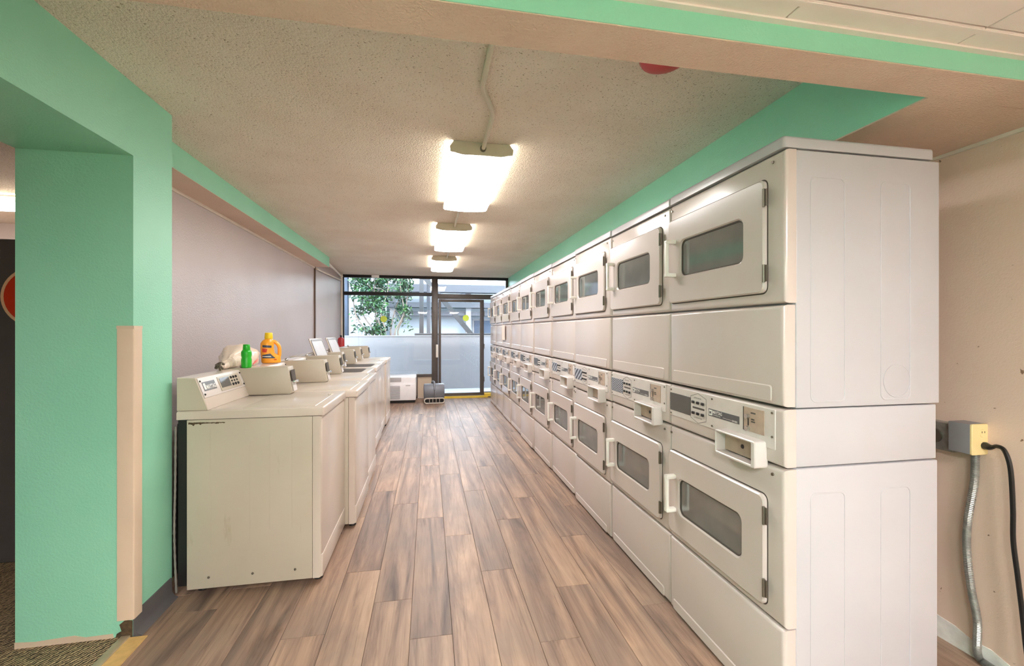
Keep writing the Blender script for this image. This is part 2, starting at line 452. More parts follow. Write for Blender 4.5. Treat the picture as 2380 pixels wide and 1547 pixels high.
# grey vinyl base on the green column, with a flared foot
bm = bmesh.new()
prism(bm, [(XG, 0), (XG + .034, 0), (XG + .032, .004), (XG + .018, .012), (XG + .008, .03), (XG + .005, .097), (XG, .099)], 'y', YJ - .002, YG - .012)
obj('baseboard_column', bm, 'base_grey', **st)
bm = bmesh.new()
prism(bm, [(XJ, 0), (XG - .07, 0), (XG - .075, .022), (-1.42, .02), (-1.46, .032), (-1.6, .024), (XJ, .03)], 'y', YJ - .0035, YJ - .0005)
obj('trim_12', bm, 'guard_beige', **st)
bm = bmesh.new()
prism(bm, [(XG - .066, 0), (XG - .002, 0), (XG - .002, .07), (XG - .03, .074), (XG - .05, .058), (XG - .042, .03), (XG - .06, .02)], 'y', YJ - .0035, YJ - .0005)
obj('trim_16', bm, 'grime', **st)
# corner guard
bm = bmesh.new()
t_ = .006
prism(bm, [(XG - .058, YJ - t_), (XG + t_ - .004, YJ - t_), (XG + t_, YJ - t_ + .004), (XG + t_, YJ + .05), (XG + .0005, YJ + .05), (XG + .0005, YJ - .0005), (XG - .058, YJ - .0005)], 'z', .075, 1.318, .0008, 1)
cg = obj('corner_guard', bm, 'guard_beige', label='beige plastic corner guard on the green column edge', cat='corner guard')
bm = bmesh.new()
prism(bm, [(XG - .059, YJ - t_ - .001), (XG + t_ + .001, YJ - t_ - .001), (XG + t_ + .001, YJ + .051), (XG + .0005, YJ + .051), (XG + .0005, YJ - .0005), (XG - .059, YJ - .0005)], 'z', 1.318, 1.331)
obj('end_cap', bm, 'guard_beige', cg)

# ------------------------------------------------------------------ window wall
def frame(name, mat, x0, x1, z0, z1, d0=-.03, d1=.03, parent=None):
    return B(name, mat, x0, x1, YW + d0, YW + d1, z0, z1, parent, r=.003)
w1 = B('window_1', 'frame_black', XL, 1.572, YW - .035, YW + .035, 2.318, ZC, r=.004, **st)
frame('jamb', 'frame_black', XL, XL + .05, 0, 2.318, parent=w1)
frame('jamb', 'frame_dark', 1.522, 1.572, 0, 2.318, parent=w1)
frame('transom', 'frame_black', XL + .05, .055, 1.985, 2.05, parent=w1)
frame('transom', 'frame_dark', .177, 1.522, 1.935, 2.03, parent=w1)
frame('mullion', 'frame_dark', .055, .177, 0, 2.318, -.04, .04, parent=w1)
frame('sill', 'frame_dark', XL + .05, .055, .415, .468, -.045, .04, parent=w1)
frame('post', 'frame_dark', -.28, -.212, 0, .415, parent=w1)
def pane(x0, x1, z0, z1, parent): return B('glass_pane', 'window_glass', x0, x1, YW - .003, YW + .003, z0, z1, parent)
pane(XL + .05, .055, 2.05, 2.318, w1); pane(XL + .05, .055, .468, 1.985, w1); pane(.177, 1.522, 2.03, 2.318, w1)
B('infill_panel', 'guard_beige', -.212, .055, YW - .012, YW + .012, 0, .415, w1)
B('infill_panel', 'guard_beige', XL + .05, -.28, YW - .012, YW + .012, 0, .415, w1)
pane(1.085, 1.522, .09, 1.935, w1); frame('bottom_rail', 'frame_dark', 1.085, 1.522, .02, .09, parent=w1)
B('wall_back', 'pink_wall', 1.572, XR, YW - .02, YW + .06, 0, ZC, **st)
d1 = B('door_1', 'frame_dark', .185, .235, YW - .055, YW - .012, .03, 1.925, r=.003, **st)
for nm, a in (('stile', (1.0, 1.078, .03, 1.925)), ('rail', (.235, 1.0, .03, .085)), ('rail', (.235, 1.0, 1.875, 1.925))):
    B(nm, 'frame_dark', a[0], a[1], YW - .055, YW - .012, a[2], a[3], d1, r=.003)
B('glass_pane', 'window_glass', .235, 1.0, YW - .036, YW - .030, .085, 1.875, d1)
bm = bmesh.new(); rbox(bm, .135, .18, YW - .10, YW - .05, .79, 1.04, .006); obj('push_handle', bm, 'white_plastic', d1)
for q in range(3): B('hinge', 'screw_metal', 1.078, 1.09, YW - .06, YW - .04, .3 + .65 * q, .4 + .65 * q, d1)
B('trim_13', 'yellow_paint', .18, 1.14, YW - .17, YW - .03, 0, .026, **st)
B('trim_14', 'yellow_paint', 1.08, 1.3, YW - .16, YW - .03, .02, .075, **st)
for i, (x, z, lb) in enumerate(((-.85, 1.534, 'round pale yellow sticker on the wide window in front of the tree'), (.72, 1.56, 'round pale yellow sticker on the glass door'))):
    yy = YW - (.006 if i == 0 else .04)
    bm = bmesh.new(); prism(bm, [(x + .062 * math.cos(a * PI / 12), z + .062 * math.sin(a * PI / 12)) for a in range(24)], 'y', yy - .002, yy)
    obj('window_sticker', bm, 'yellow_disc', label=lb, cat='sticker', group='stickers on the glass')

# ------------------------------------------------------------------ ceiling lights
def wrap_light(x, y, L, w, lens, label, zc=ZC, along='y', group='wraparound ceiling lights'):
    t = thing('ceiling_light', label, 'ceiling light', (x, y, zc), group)
    bm = bmesh.new()
    prism(bm, [(-w * .40, 0), (w * .40, 0), (w * .44, -.02), (w * .36, -.055), (-w * .36, -.055), (-w * .44, -.02)], 'y', 0.012, L - .012)
    obj('housing', bm, 'fixture_body', t)
    for e in (0, L - .012):
        bm = bmesh.new()
        prism(bm, [(-w * .44, -.001), (w * .44, -.001), (w * .5, -.045), (w * .49, -.085), (w * .3, -.102), (-w * .3, -.102), (-w * .49, -.085), (-w * .5, -.045)], 'y', e, e + .012, .002, 1)
        obj('end_plate', bm, 'fixture_body', t)
    pts = [(-w * .49, -.080)]
    for k in range(9):
        a = -1 + k / 4; pts.append((a * w * .46, -.092 - .014 * (1 - a * a)))
    pts += [(w * .49, -.080)]
    bm = bmesh.new(); prism(bm, pts, 'y', .0125, L - .0125); obj('lens', bm, lens, t)
    for sg in (-1, 1):
        bm = bmesh.new(); prism(bm, [(sg * w * .472, -.036), (sg * w * .49, -.0795), (sg * w * .47, -.0795), (sg * w * .455, -.040)], 'y', .0125, L - .0125); obj('lens_side', bm, 'lens_dim', t)
    t.scale = (1, 1, .72)
    if along == 'x': t.rotation_euler = (0, 0, -PI / 2)
    return t
wrap_light(.295, 2.47, 1.2, .36, 'lens_main', 'lit wraparound ceiling light closest to the cross beam, fed by a bent conduit')
wrap_light(.245, 4.38, 1.2, .36, 'lens_main', 'lit wraparound ceiling light in the middle of the row of three')
wrap_light(.215, 6.32, 1.2, .36, 'lens_main', 'lit wraparound ceiling light at the window end of the row')
wrap_light(-4.2, 4.25, 1.5, .30, 'lens_side', 'lit ceiling light in the side room beyond the green opening', along='x', group='side room light')
wrap_light(-.25, -1.75, 1.2, .36, 'lens_near', 'added unseen ceiling light under the tiled ceiling on the doorway side', zc=ZT, group='added unseen lights under the tiled ceiling')  # added lamp behind the camera, brightens the foreground
wrap_light(1.05, -1.75, 1.2, .36, 'lens_near', 'added unseen ceiling light under the tiled ceiling on the outlet side', zc=ZT, group='added unseen lights under the tiled ceiling')  # second added lamp, out of view, same purpose
# conduits
bm = bmesh.new(); tube(bm, spline([(.225, 1.14, 2.35), (.228, 1.45, 2.355), (.225, 1.80, 2.355), (.232, 1.90, 2.355), (.29, 2.06, 2.355), (.305, 2.14, 2.352), (.303, 2.30, 2.345), (.30, 2.475, 2.33)], 6), .0115, 10)
t = obj('ceiling_conduit', bm, 'fixture_body', label='bent cream conduit on the ceiling running from the beam to the light', cat='conduit')
bm = bmesh.new(); tube(bm, [(.30, 2.455, 2.333), (.30, 2.478, 2.331)], .017, 10); obj('connector', bm, 'screw_metal', t)
for y0, y1, lb in ((3.66, 4.40, 'straight conduit between the first and middle ceiling lights'), (5.57, 6.34, 'straight conduit between the middle and last ceiling lights')):
    bm = bmesh.new(); tube(bm, [(.26, y0, 2.345), (.25, y1, 2.34)], .011, 8)
    obj('ceiling_conduit', bm, 'fixture_body', label=lb, cat='conduit', group='straight ceiling conduits')
# red alarm on the ceiling behind the beam
t = thing('fire_alarm', 'round red alarm on the ceiling half hidden behind the beam', 'fire alarm', (.875, 1.535, ZC))
bm = bmesh.new(); lathe(bm, [(.02, -.001), (.10, -.001), (.10, -.012), (.094, -.018), (.02, -.018)][::-1], 32); obj('base_ring', bm, 'fixture_body', t)
bm = bmesh.new(); lathe(bm, [(.09, -.016), (.09, -.03), (.082, -.042), (.06, -.05), (.02, -.053)][::-1], 32); obj('dome', bm, 'red_enamel', t)

# ------------------------------------------------------------------ stacked dryers
DW, DD = 0.686, 0.62
DX = 1.127
def fpos(u, v): return None
def dryer(display='display_grey'):
    t = thing('stacked_dryer', 'x', 'dryer', (0, 0, 0), 'cream stacked dryers in a row')
    # carcass
    B('upper_cabinet', 'dryer_white', .042, DD, 0, DW, 1.058, 1.897, t, r=.004)
    B('control_front', 'dryer_cream', 0, .044, 0.002, DW - .002, .866, 1.054, t, r=.012, sel=lambda d, m_: m_.x < .01)
    B('control_housing', 'dryer_white', .042, DD - .012, 0.002, DW - .002, .866, 1.054, t, r=.003)
    B('lower_cabinet', 'dryer_white', .042, DD - .008, 0, DW, .004, .861, t, r=.004)
    # lid
    B('lid', 'dryer_white', -.004, DD - .03, 0, DW, 1.902, 1.942, t, r=.012, sel=lambda d, m_: m_.x < .3 and (abs(d.z) > .02 or (m_.z > 1.92)))
    vert = lambda d, m_: m_.x < .01
    up = B('upper_front', 'dryer_cream', 0, .044, .001, DW - .001, 1.400, 1.898, t, r=.016, sel=vert)
    B('access_panel', 'dryer_cream', -.002, .042, .004, DW - .002, 1.062, 1.394, t, r=.016, sel=vert)
    lo = B('lower_front', 'dryer_cream', 0, .044, .001, DW - .001, .345, .859, t, r=.016, sel=vert)
    B('kick_panel', 'dryer_cream', -.002, .042, .002, DW - .002, .012, .340, t, r=.014, sel=vert)
    # stepped grooves pressed into access and kick panels
    for z0, z1, nm in ((1.072, 1.128, 'pressed_panel'), (.014, .062, 'pressed_panel')):
        bm = bmesh.new(); ringed(bm, rr(.052, DW - .03, z0, z1, .01, 3), None, -.0055, .0, .0035); obj(nm, bm, 'dryer_cream', t)
    # doors
    def door(z0, z1, wz0, wz1, wy0, wy1, nm):
        bm = bmesh.new(); ringed(bm, rr(.071, .683, z0 - .004, z1 + .004, .026), None, -.0012, .01, .0008); obj('door_gap', bm, 'seam_dark', t)
        bm = bmesh.new(); ringed(bm, rr(.075, .679, z0, z1, .022), rr(wy0, wy1, wz0, wz1, .03), -.015, .008, .005)
        d = obj(nm, bm, 'dryer_cream', t)
        bm = bmesh.new(); ringed(bm, rr(wy0 - .002, wy1 + .002, wz0 - .002, wz1 + .002, .03), rr(wy0 + .006, wy1 - .006, wz0 + .006, wz1 - .006, .026), -.0075, .004, .002); obj('window_gasket', bm, 'seam_dark', d)
        bm = bmesh.new(); ringed(bm, rr(wy0 + .004, wy1 - .004, wz0 + .004, wz1 - .004, .026), None, -.004, .004, .0005); obj('window_glass', bm, 'dark_glass', d)
        # handle: two posts and a bar
        hz = (wz0 + wz1) / 2 + .005
        bm = bmesh.new()
        rbox(bm, -.062, -.048, .612, .634, hz - .085, hz + .085, .004)
        rbox(bm, -.062, -.013, .610, .636, hz + .066, hz + .085, .004)
        rbox(bm, -.062, -.013, .610, .636, hz - .085, hz - .066, .004)
        obj('handle', bm, 'white_plastic', d)
        for z in (z0 + .065, z1 - .065):
            bm = bmesh.new(); tube(bm, [(-.017, .072, z - .03), (-.017, .072, z + .03)], .005, 8); box(bm, -.0165, -.012, .06, .078, z - .028, z + .028); obj('hinge', bm, 'screw_metal', d)
    door(1.438, 1.823, 1.555, 1.715, .178, .578, 'upper_door')
    door(.378, .752, .480, .640, .186, .592, 'lower_door')
    # control plate
    bm = bmesh.new(); ringed(bm, rr(.038, .682, .914, 1.048, .004, 2), None, -.003, .004, .001); cp = obj('control_plate', bm, 'silver_plate', t)
    bm = bmesh.new(); ringed(bm, rr(.516, .680, .939, 1.020, .003, 2), None, -.0045, .0, .0008); obj('display', bm, display, cp)
    P = lambda x: (lambda u, v: Vector((x, -u, v)))
    # hexagon outline
    hx = [(.515, 1.026), (.461, 1.043), (.406, 1.026), (.406, .934), (.461, .917), (.515, .934)]
    for pts, cl in ((hx, True),):
        bm = bmesh.new()
        for i in range(6):
            a, b_ = Vector(hx[i]), Vector(hx[(i + 1) % 6]); n_ = Vector((-(b_ - a).y, (b_ - a).x)).normalized() * .0009
            q = [a + n_, b_ + n_, b_ - n_, a - n_]
            bm.faces.new([bm.verts.new((-.0036, p.x, p.y)) for p in q])
        obj('outline_print', bm, 'print_dark', cp)
    for z in (1.003, .957):
        for y in (.494, .461, .428):
            bm = bmesh.new(); rbox(bm, -.0095, -.003, y - .0085, y + .0085, z - .006, z + .006, .0025, 'all', 2); obj('button', bm, 'black', cp)
    B('legend_bar', 'print_dark', -.0038, -.003, .418, .5, .976, .984, cp)
    for s_, z in (('UPPER DRYER', 1.019), ('LOWER DRYER', .936)):
        bm = text_bm(s_, .0085, lambda u, v, z=z: Vector((-.0036, .492 - u, z + v))); obj('lettering', bm, 'print_dark', cp)
    # brand label
    bm = bmesh.new(); ringed(bm, rr(.208, .390, .9645, .9935, .0008, 1), None, -.0042, .0, .0004); bl = obj('brand_label', bm, 'label_grey', cp)
    B('emblem', 'print_white', -.0048, -.004, .365, .386, .9685, .9895, bl)
    bm = text_bm('M', .0185, lambda u, v: Vector((-.0052, .3835 - u, .9725 + v)), .0006, 1.0); obj('lettering', bm, 'label_grey', bl)
    bm = text_bm('MAYTAG', .0175, lambda u, v: Vector((-.0047, .362 - u, .9775 + v)), .0003, .82); obj('lettering', bm, 'print_white', bl)
    bm = text_bm('COMMERCIAL', .006, lambda u, v: Vector((-.0047, .362 - u, .970 + v)), 0, 1.3); obj('lettering', bm, 'print_white', bl)
    B('rule_line', 'print_white', -.0047, -.0042, .25, .30, .9705, .9713, bl)
    bm = text_bm('DRYERS', .0085, lambda u, v: Vector((-.0047, .247 - u, .9675 + v)), .0002, 1.0); obj('lettering', bm, 'print_white', bl)
    # coin slide
    bm = bmesh.new(); ringed(bm, rr(.085, .186, .952, 1.036, .001, 1), None, -.0045, .0, .0004); cs = obj('coin_slide_plate', bm, 'beige_plate', cp)
    B('slot', 'black', -.0056, -.004, .158, .163, .972, 1.0, cs)
    B('slot', 'black', -.0052, -.004, .1835, .1865, .952, 1.036, cs)
    for z in (1.005, .962):
        bm = bmesh.new(); disc_x(bm, .160, z, .0085, -.016, -.004); obj('knob', bm, 'chrome', cs)
    B('print_mark', 'print_dark', -.0049, -.0044, .125, .148, 1.016, 1.0215, cs)
    B('print_mark', 'print_dark', -.0049, -.0044, .13, .146, .994, .999, cs)
    B('print_mark', 'print_dark', -.0049, -.0044, .127, .146, .986, .9905, cs)
    # coin tray
    bm = bmesh.new(); ringed(bm, rr(.078, .29, .842, .934, .008, 3), rr(.098, .283, .852, .926, .004, 3), -.047, .004, .003); ctr = obj('coin_tray', bm, 'tray_white', t)
    B('tray_back', 'beige_plate', -.008, -.001, .104, .281, .857, .925, ctr)
    bm = bmesh.new(); disc_x(bm, .185, .890, .008, -.0095, -.006); obj('keyhole', bm, 'black', ctr)
    for y, z in ((.672, 1.034), (.672, .925), (.367, 1.034), (.367, .926), (.05, 1.036), (.05, .956), (.297, .897)):
        bm = bmesh.new(); disc_x(bm, y, z, .0042, -.0055, 0, 8); obj('screw', bm, 'screw_metal', t)
    for y, z in ((.672, .832), (.05, .832), (.668, 1.87), (.05, 1.87)):
        bm = bmesh.new(); disc_x(bm, y, z, .0055, -.004, .002, 8); obj('screw', bm, 'screw_metal', t)
    return t
dlabels = ['cream stacked dryer with its white side showing, closest to the cabled wall outlet',
           'second stacked dryer from the outlet end, striped display insert',
           'third stacked dryer from the outlet end, cloudy display insert',
           'fourth stacked dryer from the outlet end of the row',
           'fifth stacked dryer from the outlet end of the row',
           'fifth stacked dryer counted from the window wall',
           'fourth stacked dryer counted from the window wall',
           'third stacked dryer from the window wall, beside the taped notice',
           'second stacked dryer counted from the window wall',
           'last stacked dryer, standing next to the window wall']
proto = dryer()
jit = [0, .004, -.003, .010, .002, -.004, .006, .0, .004, .002]
for i in range(10):
    o = proto if i == 0 else copy_tree(proto)
    o.location = (DX + jit[i], 1.232 + .69 * i, 0); o['label'] = dlabels[i]
    if i in (1, 2, 3):
        for ch in o.children:
            for g in ch.children:
                if g.name.startswith('display'):
                    g.data = g.data.copy(); g.data.materials[0] = MATS['insert_rays' if i == 1 else 'insert_cloud']
# pressed ribs on the exposed side of the first dryer
for z0, z1 in ((1.075, 1.815), (.06, .78)):
    for x0, x1 in ((.095, .232), (.372, .497)):
        bm = bmesh.new(); ringed(bm, rr(x0, x1, z0, z1, .022, 4), rr(x0 + .005, x1 - .005, z0 + .005, z1 - .005, .019, 4), -.0016, .001, .0008, pos=lambda a, b, x: (a, x, b))
        obj('side_rib', bm, 'dryer_white', proto)
bm = bmesh.new(); ringed(bm, [(.44 + .057 * math.cos(a * PI / 16), 1.14 + .057 * math.sin(a * PI / 16)) for a in range(32)], [(.44 + .054 * math.cos(a * PI / 16), 1.14 + .054 * math.sin(a * PI / 16)) for a in range(32)], -.0015, .001, .0006, pos=lambda a, b, x: (a, x, b))
obj('knockout_ring', bm, 'dryer_white', proto)
# taped notice on a far dryer
B('taped_notice', 'paper_pink', DX - .02, DX - .019, 6.44, 6.70, 1.17, 1.395, label='pale pink notice sheet taped to the far dryers', cat='notice')

# ------------------------------------------------------------------ washers
WW = 0.628
def slope(t_): return (-.530 - .058 * t_, .917 + .157 * t_)      # console face, t 0..1 bottom to top
SN = Vector((.157, 0, .058)).normalized()
def on_slope(y, t_, off=0.0):
    x, z = slope(t_); p = Vector((x, y, z)) + SN * off; return p
def slope_plate(bm, y0, y1, t0, t1, h0, h1):
    A = [on_slope(y, t_, h0) for y, t_ in ((y0, t0), (y1, t0), (y1, t1), (y0, t1))]; Bq = [on_slope(y, t_, h1) for y, t_ in ((y0, t0), (y1, t0), (y1, t1), (y0, t1))]
    a = [bm.verts.new(p) for p in A]; b_ = [bm.verts.new(p) for p in Bq]
    bm.faces.new(a[::-1]); bm.faces.new(b_)
    for i in range(4): bm.faces.new((a[i], a[(i + 1) % 4], b_[(i + 1) % 4], b_[i]))
def washer():
    t = thing('washing_machine', 'x', 'washer', (0, 0, 0), 'cream top-loading washers in a row')
    B('cabinet', 'washer_side', -.628, -.047, 0, WW, .03, .868, t, r=.003)
    B('rear_shade_panel', 'black', -.668, -.629, .006, WW - .006, .05, .868, t)  # back panel coloured black to give the deep shade of the gap behind
    B('front_panel', 'washer_cream', -.045, 0, 0, WW, .03, .868, t, r=.016, sel=lambda d, m_: m_.x > -.01)
    B('kick_panel', 'washer_cream', -.046, .003, .004, WW - .004, .032, .15, t, r=.006)
    B('worktop', 'washer_cream', -.672, .010, -.001, WW + .001, .871, .915, t, r=.011, sel=lambda d, m_: m_.z > .9 or (m_.x > 0 and abs(d.z) > .01))
    for y in (.06, WW - .06):
        for x in (-.58, -.03):
            bm = bmesh.new(); lathe(bm, [(.02, 0), (.024, .004), (.022, .015), (.012, .018), (.012, .032)], 12, x, y); obj('leveling_foot', bm, 'black', t)
    ld = obj('lid', (lambda bm: (rbox(bm, 0, .352, .03, .49, 0, .012, .005), bm)[1])(bmesh.new()), 'washer_cream', t, loc=(-.39, 0, .906))
    bm = bmesh.new(); ringed(bm, rr(-.375, -.055, .045, .475, .05, 4), None, .9158, .9152, .0001, pos=lambda a, b, x: (a, b, x)); obj('tub_opening', bm, 'seam_dark', t)
    bm = bmesh.new(); ringed(bm, rr(.012, .34, .042, .478, .02, 4), rr(.03, .322, .06, .46, .014, 4), -.006, .001, .002, pos=lambda a, b, x: (a, b, x)); obj('lid_rim', bm, 'lid_rim', ld)
    bm = bmesh.new(); ringed(bm, rr(.028, .324, .058, .462, .014, 4), None, -.0025, .001, .001, pos=lambda a, b, x: (a, b, x)); obj('inner_face', bm, 'lid_inner', ld)
    B('lid_grip', 'coinbox_grey', .33, .349, .42, .46, .010, .0145, ld, r=.001)
    # console
    bm = bmesh.new(); prism(bm, [(-.672, .915), (-.530, .915), (-.588, 1.072), (-.596, 1.076), (-.672, 1.079)], 'y', 0, WW, .0025, 1); cn = obj('console', bm, 'washer_cream', t)
    bm = bmesh.new(); prism(bm, [(-.668, .917), (-.534, .917), (-.590, 1.069), (-.668, 1.075)], 'y', -.0012, .002); obj('console_end', bm, 'washer_side', cn)
    bm = bmesh.new(); slope_plate(bm, .006, .498, .36, .985, 0, .003); fp = obj('face_plate', bm, 'silver_plate', cn)
    bm = bmesh.new(); slope_plate(bm, .028, .158, .56, .84, .002, .0045); lb = obj('brand_label', bm, 'label_grey', fp)
    bm = text_bm('MAYTAG', .032, lambda u, v: on_slope(.056 + u, .60 + v / .167, .0052), .0006, .75); obj('lettering', bm, 'print_white', lb)
    bm = bmesh.new(); slope_plate(bm, .033, .052, .60, .80, .004, .0052); obj('emblem', bm, 'print_white', lb)
    bm = bmesh.new(); slope_plate(bm, .195, .46, .42, .90, .002, .006); ip = obj('button_panel', bm, 'beige_plate', fp)
    ip.data.materials[0] = MATS['coinbox_grey']
    bm = bmesh.new(); slope_plate(bm, .208, .322, .52, .84, .005, .0075); obj('display', bm, 'display_grey', ip)
    for j, tt in enumerate((.55, .67, .79)):
        for yq in (.345, .378, .411):
            p = on_slope(yq, tt, .006); bm = bmesh.new(); bmesh.ops.create_uvsphere(bm, u_segments=8, v_segments=6, radius=.0085 if j != 1 else .006, matrix=Matrix.Translation(p)); obj('button', bm, 'black', ip)
    for yq in (.018, .486):
        for tt in (.46, .88):
            p = on_slope(yq, tt, .003); bm = bmesh.new(); bmesh.ops.create_uvsphere(bm, u_segments=8, v_segments=6, radius=.0055, matrix=Matrix.Translation(p)); obj('screw', bm, 'black', fp)
    # coin box
    bm = bmesh.new(); prism(bm, [(-.660, 1.02), (-.585, .918), (-.300, .918), (-.286, .932), (-.311, 1.087), (-.660, 1.079)], 'y', .5, .608, .003, 2); cb = obj('coin_box', bm, 'coinbox_grey', t)
    bm = bmesh.new(); prism(bm, [(-.3005, 1.065), (-.2975, 1.065), (-.2865, .995), (-.2895, .995)], 'y', .515, .592); obj('slide_recess', bm, 'seam_dark', cb)
    bm = bmesh.new(); rbox(bm, -.300, -.270, .52, .587, .985, 1.0, .003); obj('coin_slide', bm, 'chrome', cb)
    bm = bmesh.new(); prism(bm, [(-.2925, .985), (-.2885, .985), (-.2785, .935), (-.2825, .935)], 'y', .52, .587); obj('slide_plate', bm, 'silver_plate', cb)
    bm = bmesh.new(); bmesh.ops.create_uvsphere(bm, u_segments=10, v_segments=8, radius=.012, matrix=Matrix.Translation((-.59, .555, 1.09))); obj('lock_knob', bm, 'chrome', cb)
    return t
wl = ['cream top-loading washer with exposed side, next to the green column',
      'second washer from the green column, standing slightly forward',
      'third washer from the green column, lid closed',
      'washer with open lid nearer to the green column',
      'washer with open lid nearer to the window',
      'second to last washer before the window',
      'last washer in the row, near the wall air conditioner']
wx = [-.545, -.476, -.492, -.578, -.568, -.585, -.572]
wp = washer(); WS = []
for i in range(7):
    o = wp if i == 0 else copy_tree(wp)
    o.location = (wx[i], 2.432 + .634 * i, 0); o['label'] = wl[i]; WS.append(o)
    if i in (3, 4):
        for ch in o.children:
            if ch.name.startswith('lid'): ch.rotation_euler = (0, -math.radians(110), 0)
# details on the exposed side of the first washer
for x, z in ((-.53, .085), (-.33, .085), (-.13, .085)):
    bm = bmesh.new(); bmesh.ops.create_uvsphere(bm, u_segments=8, v_segments=6, radius=.006, matrix=Matrix.Translation((x, -.001, z))); obj('bolt', bm, 'screw_metal', wp)
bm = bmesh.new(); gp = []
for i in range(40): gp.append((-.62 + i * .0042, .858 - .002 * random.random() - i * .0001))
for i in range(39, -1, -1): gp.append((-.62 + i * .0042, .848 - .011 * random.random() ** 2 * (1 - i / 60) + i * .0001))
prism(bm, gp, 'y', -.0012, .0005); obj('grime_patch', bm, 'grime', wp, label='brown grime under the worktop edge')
for x, z0, z1 in ((-.523, .22, .82), (-.343, .25, .75), (-.25, .3, .8), (-.145, .3, .78)):
    bm = bmesh.new(); prism(bm, [(x - .002, 0.001), (x, -.0008), (x + .002, .001)], 'z', z0, z1); obj('side_crease', bm, 'washer_side', wp)
# hoses behind the first washer
bm = bmesh.new(); tube(bm, spline([(-1.235, 2.50, .84), (-1.245, 2.49, .6), (-1.25, 2.50, .35), (-1.24, 2.52, .015)], 6), .011, 8); obj('drain_hose', bm, 'cord_black', label='black hose hanging behind the first washer', cat='hose')
bm = bmesh.new(); pts = spline([(-1.222, 2.435, .84), (-1.222, 2.43, .55), (-1.228, 2.435, .3), (-1.222, 2.44, .02)], 14); tube(bm, pts, [.004 + .0015 * (i % 2) for i in range(len(pts))], 8); obj('supply_hose', bm, 'hose_white', label='thin ribbed white hose behind the first washer', cat='hose')

# ------------------------------------------------------------------ things on the washers
# green bottle
t = thing('detergent_bottle', 'small green plastic bottle with green cap, standing beside the plastic bag', 'bottle', (-1.105, 2.975, 1.0815))
bm = bmesh.new(); lathe(bm, [(.024, 0), (.028, .004), (.029, .05), (.026, .062), (.029, .078), (.029, .098), (.022, .11), (.017, .113)], 20); obj('bottle_body', bm, 'green_plastic', t)
bm = bmesh.new(); lathe(bm, [(.0195, .112), (.0205, .114), (.0185, .142), (.017, .144)], 20); obj('cap', bm, 'green_plastic', t)
# orange bottle with handle
t = thing('detergent_bottle', 'orange detergent bottle with yellow cap and moulded handle', 'bottle', (-1.112, 3.40, 1.081), rz=math.radians(18))
# local x = across (handle side +x), y = depth
def oval_stack(bm, secs, n=22):
    rings = [[bm.verts.new((cx + a * math.cos(2 * PI * k / n), b_ * math.sin(2 * PI * k / n), z)) for k in range(n)] for cx, a, b_, z in secs]
    for A, Bq in zip(rings, rings[1:]):
        for k in range(n): bm.faces.new((A[k], A[(k + 1) % n], Bq[(k + 1) % n], Bq[k]))
    bm.faces.new(rings[0][::-1]); bm.faces.new(rings[-1])
bm = bmesh.new(); oval_stack(bm, [(.01, .056, .032, 0), (.01, .062, .037, .006), (.008, .062, .038, .045), (-.012, .045, .038, .07), (-.016, .042, .038, .11), (-.014, .043, .036, .14), (-.010, .036, .03, .158), (-.006, .024, .022, .170), (-.006, .022, .022, .178)])
ob = obj('bottle_body', bm, 'orange_plastic', t)
bm = bmesh.new(); tube(bm, spline([(.0, 0, .156), (.03, 0, .150), (.055, 0, .125), (.062, 0, .09), (.060, 0, .05), (.05, 0, .03)], 5), .0125, 10); obj('handle', bm, 'orange_plastic', ob)
bm = bmesh.new(); lathe(bm, [(.026, .172), (.027, .175), (.024, .212), (.022, .215)], 20, -.006, 0); obj('cap', bm, 'cap_yellow', t)
OB = [(.01, .062, .037, .006), (.008, .062, .038, .045), (-.012, .045, .038, .07), (-.016, .042, .038, .11), (-.014, .043, .036, .14)]
def surf(x, z, off):
    z = min(max(z, .007), .139)
    for A, D in zip(OB, OB[1:]):
        if A[3] <= z <= D[3]:
            k_ = (z - A[3]) / (D[3] - A[3]); cx, a, b_ = (A[i] + (D[i] - A[i]) * k_ for i in range(3)); break
    return -b_ * math.sqrt(max(.02, 1 - ((x - cx) / a) ** 2)) - off
def label_patch(name, mat, c00, c10, c11, c01, off=.0012, n=8):
    bm = bmesh.new(); g = []
    for i in range(n + 1):
        row = []
        for j in range(n + 1):
            u, v = i / n, j / n
            x = (c00[0] * (1 - u) + c10[0] * u) * (1 - v) + (c01[0] * (1 - u) + c11[0] * u) * v
            z = (c00[1] * (1 - u) + c10[1] * u) * (1 - v) + (c01[1] * (1 - u) + c11[1] * u) * v
            row.append(bm.verts.new((x, surf(x, z, off), z)))
        g.append(row)
    for i in range(n):
        for j in range(n): bm.faces.new((g[i][j], g[i + 1][j], g[i + 1][j + 1], g[i][j + 1]))
    obj(name, bm, mat, ob)
label_patch('label_band', 'label_blue', (-.045, .112), (.012, .108), (.012, .124), (-.045, .128))
label_patch('label_swirl', 'label_red', (-.046, .078), (-.02, .076), (-.014, .1), (-.046, .106))
label_patch('label_panel', 'label_blue', (-.045, .036), (.036, .034), (.004, .068), (-.045, .058))
label_patch('label_stripe', 'print_white', (-.045, .044), (.012, .043), (.006, .05), (-.045, .051), .0018)
label_patch('label_mark', 'label_red', (.026, .022), (.044, .022), (.044, .028), (.026, .028))
